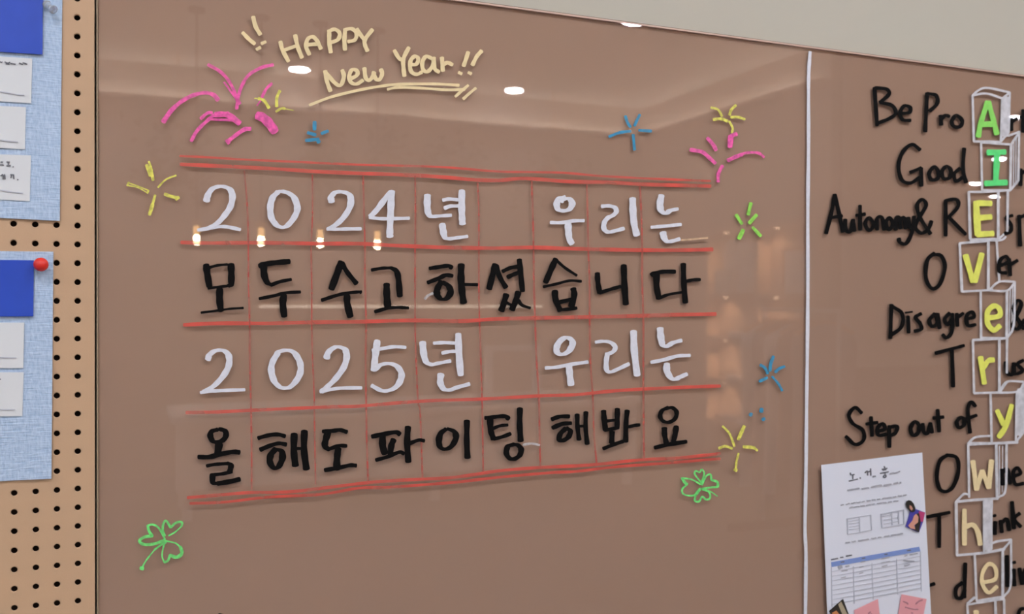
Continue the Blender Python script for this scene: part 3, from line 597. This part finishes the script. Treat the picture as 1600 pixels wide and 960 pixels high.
# photo of a person cut out, at the right edge
e = empty('photo_cutout', at(1428, 830, Z2), 'small photo cut-out of a dark-haired head on blue and magenta at the sheet edge', 'photo')
k = .0729; X0, Y0 = 1395, 770
q = lambda pts: [(X0+x*k, Y0+y*k) for x, y in pts]
flat('photo_print', q([(372,395),(480,350),(690,430),(640,640),(560,850),(480,830),(270,730),(320,580)]), Z2, .0006, M['photo_blue'], e)
flat('photo_area', q([(560,400),(690,430),(650,620),(560,640)]), Z2-.0007, .0002, M['photo_magenta'], e, 'magenta corner')
flat('photo_area', q([(480,470),(560,440),(600,640),(560,850),(450,800),(500,640)]), Z2-.0010, .0002, M['photo_dark'], e, 'dark area')
flat('photo_area', q([(500,460),(550,520),(540,640),(460,700),(480,790),(380,770),(330,710),(420,600),(450,500)]), Z2-.0013, .0002, M['photo_skin'], e, 'skin-toned area')
flat('photo_head', q([(340,165),(395,180),(445,240),(480,330),(470,400),(420,425),(360,400),(305,330),(275,250),(290,190)]), Z2-.0007, .0006, M['photo_dark'], e, 'dark oval head')
flat('photo_face', q([(360,270),(400,290),(430,350),(400,390),(360,340)]), Z2-.0014, .0002, M['photo_skin'], e)
e = empty('photo_cutout', at(1308, 968, Z2), 'dark tilted photo cut-out at the lower left corner of the sheet', 'photo')
k = .1354; X0, Y0 = 1275, 830
flat('photo_print', q([(150,925),(310,785),(390,1000),(250,1120)]), Z2, .0006, M['photo_dark'], e)
flat('photo_area', q([(255,850),(290,815),(375,990),(330,1030)]), Z2-.0007, .0002, M['photo_tan'], e, 'tan streak')
flat('photo_area', q([(180,950),(235,920),(270,965),(240,1010)]), Z2-.0010, .0002, M['photo_orange'], e, 'orange area')

# ------------------------------------------------------------------ ceiling lights of the shop
def ceiling_light(x, y, label, first=[None]):
    if first[0] is None:
        e = empty('ceiling_light', (0, 0, 0), label, 'ceiling light', 'round recessed ceiling lights')
        MB().lathe([(.078,-.004),(.092,-.006),(.095,-.001),(.095,.0)], (0, 0, 0), n=32).build('ring', M['lampring'], e, smooth=True)
        MB().lathe([(.075,-.0075),(.075,-.0062)], (0, 0, 0), n=32).build('diffuser', M['diffuser'], e)
        first[0] = e
    else:
        e = copy_tree(first[0])
    e.location = (x, y, H); e['label'] = label
    return e
LIGHTS = [(1.22, -5.89), (3.02, -5.89), (2.97, -3.78), (-0.58, -3.78), (-0.58, -5.89), (-0.58, -1.4), (1.22, -1.4), (3.04, -1.4), (-2.33, -1.4), (-2.33, -3.78), (4.79, -1.4), (7.91, -5.05), (10.09, -7.03), (11.96, -8.99), (13.76, -10.15), (1.22, -3.78), (-2.33, -5.89)]  # those outside the mirrored view are added to brighten the room
SEEN = {0: 'lit round ceiling light mirrored under the greeting', 1: 'lit round ceiling light mirrored right of the greeting', 2: 'lit round ceiling light mirrored at the top edge of the board',
        11: 'far ceiling light mirrored right of the green A', 12: 'far ceiling light mirrored across the green I', 13: 'far ceiling light mirrored left of the green I foot', 14: 'far ceiling light mirrored above the yellow E'}
for i, (x, y) in enumerate(LIGHTS): ceiling_light(x, y, SEEN.get(i, 'added round ceiling light outside the mirrored view'))

# four pendant lamps
def pendant(x, z, label, first=[None]):
    D = 4.59; top = H-z
    if first[0] is None:
        e = empty('pendant_lamp', (0, 0, 0), label, 'lamp', 'row of four pendant lamps')
        MB().tube([(0,0,.07),(0,0,top-.02)], .007).build('stem', M['blackmetal'], e)
        MB().lathe([(.05,top-.025),(.05,top-.005)], (0,0,0)).build('ceiling_rose', M['blackmetal'], e)
        MB().lathe([(.012,.085),(.03,.08),(.032,.05),(.026,.045)], (0,0,0)).build('socket', M['brass'], e, smooth=True)
        MB().lathe([(.015,.045),(.02,.03),(.02,.0),(.015,-.012)], (0,0,0)).build('glass_shade', M['glow'], e, smooth=True)
        MB().lathe([(.012,-.013),(.018,-.02),(.018,-.06),(.012,-.07)], (0,0,0)).build('bulb', M['bulb'], e, smooth=True)
        first[0] = e
    else: e = copy_tree(first[0])
    e.location = (x, -D, z); e['label'] = label
for x, w in ((.382,'first'),(.765,'second'),(1.135,'third'),(1.51,'fourth')): pendant(x, CAMZ+.375, 'warm lit pendant lamp mirrored on the first row, %s from the left' % w)

# lit shelf on the front wall, and the counter before it
e = empty('wall_shelf', (2.1, -DB, CAMZ-.08), 'long wall shelf with a lit strip mirrored through the second row', 'shelf')
MB().box((.92,-DB+.005,CAMZ-.078),(3.3,-DB+.25,CAMZ-.05)).build('shelf_board', M['shelfpaint'], e)
MB().box((.92,-DB+.252,CAMZ-.098),(3.3,-DB+.262,CAMZ-.084)).build('light_strip', M['strip'], e, 'lit strip')
e = empty('counter', (2, -4.75, 0), 'long white counter mirrored behind the fourth row', 'counter')
MB().box((.23,-5.2,.62),(3.5,-4.5,.66)).build('counter_top', M['counter'], e, bevel=.004)
MB().box((.26,-4.62,.20),(3.47,-4.58,.62)).build('front_panel', M['counter'], e)
for x in (.3, 1.9, 3.4): MB().box((x,-5.1,0),(x+.06,-5.04,.62)).box((x,-4.68,0),(x+.06,-4.63,.62)).build('leg', M['counter'], e)
e = empty('display_frame', (2.6, -4.85, .66), 'white open display frame standing on the counter', 'frame')
MB().box((2.37,-4.87,.66),(2.42,-4.82,1.0)).box((2.75,-4.87,.66),(2.80,-4.82,1.0)).build('post', M['counter'], e)
MB().box((2.37,-4.87,1.0),(2.80,-4.82,1.04)).build('crossbar', M['counter'], e)

# lit shelving along the right-hand wall
XS = 4.30
e = empty('shelving_unit', (XS+.06, -4.27, 0), 'beige lit display shelving mirrored right of the table', 'shelving')
MB().box((XR-.016,-4.90,.09),(XR-.003,-3.66,CAMZ+.51)).build('back_panel', M['shelfpaint'], e)
for y0, y1 in ((-4.93,-4.90),(-4.285,-4.255),(-3.67,-3.64)): MB().box((XS,y0,0),(XR-.003,y1,CAMZ+.535)).build('side_panel', M['shelfpaint'], e)
for z, full in ((.51,1),(.0,1),(-.34,0),(-.67,0),(-1.0,0),(-1.31,1)):
    MB().box((XS,-4.90,CAMZ+z),(XR-.017,-4.285,CAMZ+z+.025)).build('shelf', M['shelfpaint'], e)
    if full: MB().box((XS,-4.255,CAMZ+z),(XR-.017,-3.67,CAMZ+z+.025)).build('shelf', M['shelfpaint'], e)
for y, z in ((-4.74,.51),(-4.74,0),(-4.74,-.34),(-4.74,-.67),(-4.12,.51),(-4.12,0)):
    s = MB().lathe([(.018,CAMZ+z-.012),(.018,CAMZ+z-.001)], (XR-.065,y,0)).build('shelf_spotlight', M['spot'], e, 'small warm lit spotlight')
    l = bpy.data.lights.new('spot_beam', 'SPOT'); l.energy = 28; l.color = (1, .62, .36); l.spot_size = math.radians(130); l.spot_blend = .8; l.shadow_soft_size = .03
    lo = bpy.data.objects.new('spot_beam', l); COL.objects.link(lo); lo.parent = s; lo.location = Vector((XR-.065, y, CAMZ+z-.02))-origin(e)
# things on the shelves
def cloth(x0, x1, ytop, zt, zb, y, sag, name, label, cat, m):
    mb = MB(); n, mm = 14, 12; vs = []
    for j in range(mm+1):
        for i in range(n+1):
            s, t = i/n, j/mm; w = 1-.12*t
            vs.append((x0+(x1-x0)*.5+sag*math.sin(s*9+t)*.5*t, y+(s-.5)*ytop*(.72+.28*min(1, t*4))*w, zt+(zb-zt)*t-.05*abs(s-.5)*(1-t)))
    b = len(vs); vs2 = [(v[0]+.03, v[1], v[2]) for v in vs]; q_ = n+1; fs = []
    for j in range(mm):
        for i in range(n):
            a = j*q_+i; fs += [(a,a+1,a+q_+1,a+q_), (b+a,b+a+q_,b+a+q_+1,b+a+1)]
    for i in range(n): fs += [(i,b+i,b+i+1,i+1), (mm*q_+i,mm*q_+i+1,b+mm*q_+i+1,b+mm*q_+i)]
    for j in range(mm): fs += [(j*q_,(j+1)*q_,b+(j+1)*q_,b+j*q_), (j*q_+n,b+j*q_+n,b+(j+1)*q_+n,(j+1)*q_+n)]
    return mb.add(vs+vs2, fs).build(name, m, None, smooth=True)
def place(o, label, cat, group=None): return tag(o, label, cat, group)
place(cloth(XS+.03, XS+.05, .40, CAMZ+.46, CAMZ+.03, -4.55, .02, 'hanging_shirt', '', '', M['cloth1']), 'white shirt hung in the top left shelf niche', 'shirt')
place(MB().box((XS+.002,-4.80,CAMZ+.026),(XS+.028,-4.56,CAMZ+.21)).build('storage_box', M['box'], None, bevel=.004), 'flat grey box in the top left shelf niche', 'box')
fr_ = empty('framed_panel', (XS+.06, -3.86, CAMZ+.026), 'pale framed panel in the top right shelf niche', 'panel')
MB().box((XS+.055,-4.02,CAMZ+.027),(XS+.07,-3.71,CAMZ+.33)).build('panel', M['cloth1'], fr_)
MB().box((XS+.05,-4.04,CAMZ+.026),(XS+.08,-4.02,CAMZ+.35)).box((XS+.05,-3.71,CAMZ+.026),(XS+.08,-3.69,CAMZ+.35)).box((XS+.05,-4.02,CAMZ+.33),(XS+.08,-3.71,CAMZ+.35)).build('frame', M['wood'], fr_)
place(MB().box((XS+.004,-4.64,CAMZ-.314),(XS+.11,-4.31,CAMZ-.265)).build('folded_cloth', M['cloth1'], None, bevel=.015), 'white folded cloth on the second shelf', 'cloth')
j = empty('glass_jar', (XS+.05, -4.37, CAMZ-.644), 'pale jar with a lid on the third shelf', 'jar')
MB().lathe([(.042,CAMZ-.644),(.048,CAMZ-.635),(.048,CAMZ-.50),(.035,CAMZ-.48)], (XS+.05,-4.37,0)).build('jar_body', M['cloth1'], j, smooth=True)
MB().lathe([(.04,CAMZ-.48),(.04,CAMZ-.45)], (XS+.05,-4.37,0)).build('lid', M['box'], j)
place(MB().box((XS+.004,-4.66,CAMZ-.644),(XS+.11,-4.46,CAMZ-.61)).build('folded_cloth', M['cloth1'], None, bevel=.012), 'white folded cloth beside the jar on the third shelf', 'cloth')
place(MB().box((XS+.004,-4.80,CAMZ-.974),(XS+.11,-4.56,CAMZ-.93)).build('folded_cloth', M['cloth2'], None, bevel=.015), 'grey folded cloth on the fourth shelf', 'cloth')
place(MB().box((XS+.004,-4.52,CAMZ-.974),(XS+.11,-4.31,CAMZ-.94)).build('folded_cloth', M['cloth1'], None, bevel=.012), 'white folded cloth on the fourth shelf', 'cloth')
# clothes rail with garments
XC = 3.55
e = empty('clothes_rail', (XC, -2.9, 0), 'steel clothes rail mirrored beside the white divider line', 'rail')
MB().tube([(XC,-3.22,CAMZ-.075),(XC,-2.55,CAMZ-.075)], .012).build('bar', M['steel'], e, smooth=True)
for y in (-3.20, -2.57):
    MB().tube([(XC,y,.05),(XC,y,CAMZ-.07)], .012).build('upright', M['steel'], e, smooth=True)
    MB().box((XC-.25,y-.02,0),(XC+.25,y+.02,.05)).build('foot', M['blackmetal'], e)
HG = None
for k, (y, m, cl) in enumerate(((-3.13,'cloth1','white'),(-3.02,'cloth2','grey'),(-2.91,'cloth1','white'),(-2.80,'cloth3','brown'),(-2.68,'cloth2','grey'))):
    lab = 'wooden hanger on the rail, number %s from the shelving' % ('one','two','three','four','five')[k]
    if HG is None:
        HG = empty('clothes_hanger', (XC, y, CAMZ-.075), lab, 'hanger', 'hangers on the clothes rail')
        MB().tube([(XC-.20,y,CAMZ-.20),(XC-.1,y,CAMZ-.155),(XC,y,CAMZ-.135),(XC+.1,y,CAMZ-.155),(XC+.20,y,CAMZ-.20)], .013).build('shoulder_bar', M['hanger'], HG, smooth=True)
        MB().tube([(XC,y,CAMZ-.135),(XC+.004,y,CAMZ-.09),(XC+.017,y,CAMZ-.07),(XC+.006,y,CAMZ-.058),(XC-.012,y,CAMZ-.06)], .0025).build('hook', M['steel'], HG, smooth=True)
        h = HG
    else:
        h = copy_tree(HG); h.location.y = y; h['label'] = lab
    mb = MB(); prof = [(.05,-.150),(.22,-.222),(.235,-.30),(.21,-.5),(.22,-.8),(.23,-1.12)]; n = 20; vs = []
    for hw, z in prof:
        for i in range(n):
            a = 2*math.pi*i/n; vs.append((XC+hw*math.cos(a), y+.032*math.sin(a)*(1+.3*math.sin(4*a+z*6)), CAMZ+z))
    fs = [(q*n+i, q*n+(i+1) % n, (q+1)*n+(i+1) % n, (q+1)*n+i) for q in range(len(prof)-1) for i in range(n)]+[tuple(range(n))]
    mb.add(vs, fs)
    g_ = mb.build('hanging_garment', M[m], None, smooth=True)
    tag(g_, '%s garment on the rail, number %s from the shelving' % (cl, ('one','two','three','four','five')[k]), 'garment', 'garments on the clothes rail')

# leafy branches hanging from the ceiling before the front wall
M['leaf'] = mat('dull_green_leaf', (.075, .075, .05, 1), .7, .2, noise=.2, nscale=30)
for k, (px_, z0, ln, wd, sd, lab) in enumerate(((.33,1.30,.55,.42,1,'above the left yellow firework'),(1.42,1.28,.42,.24,2,'below the greeting'),(1.88,1.50,.85,.26,3,'right of the small blue star'),(2.45,1.30,.48,.55,4,'above the middle of the red table'),(3.35,1.22,.45,.5,5,'above the right half of the red table'))):
    y_ = -DB+.35; r = random.Random(sd)
    e = empty('hanging_branch', (px_, y_, H), 'dark leafy hanging branch mirrored ' + lab, 'plant')
    MB().tube([(px_, y_, H), (px_+.02, y_, CAMZ+z0), (px_-.02, y_+.03, CAMZ+z0-ln*.9)], .006, 6).build('stem', M['wood'], e, smooth=True)
    mb = MB(); rad = (.38, .17, .13, .2, .36)[k]
    for q in range(150):
        t = r.random()**.8; a = r.uniform(0, 6.28); c = Vector((px_+max(-rad, min(rad, r.gauss(0, wd*.38))), y_+r.gauss(0, .08), CAMZ+z0-ln*t+r.gauss(0, .03)))
        d = Vector((math.cos(a), r.uniform(-.5, .5), math.sin(a)*.7-.3)).normalized(); n_ = d.cross(Vector((r.uniform(-1, 1), 1, r.uniform(-1, 1)))).normalized(); l_ = r.uniform(.05, .1); w_ = l_*.28
        up_ = d.cross(n_)*.006
        mb.add([c, c+d*l_*.5+n_*w_+up_, c+d*l_, c+d*l_*.5-n_*w_+up_, c+d*l_*.5-up_], [(0,1,4),(1,2,4),(2,3,4),(3,0,4)])
    mb.build('foliage', M['leaf'], e)
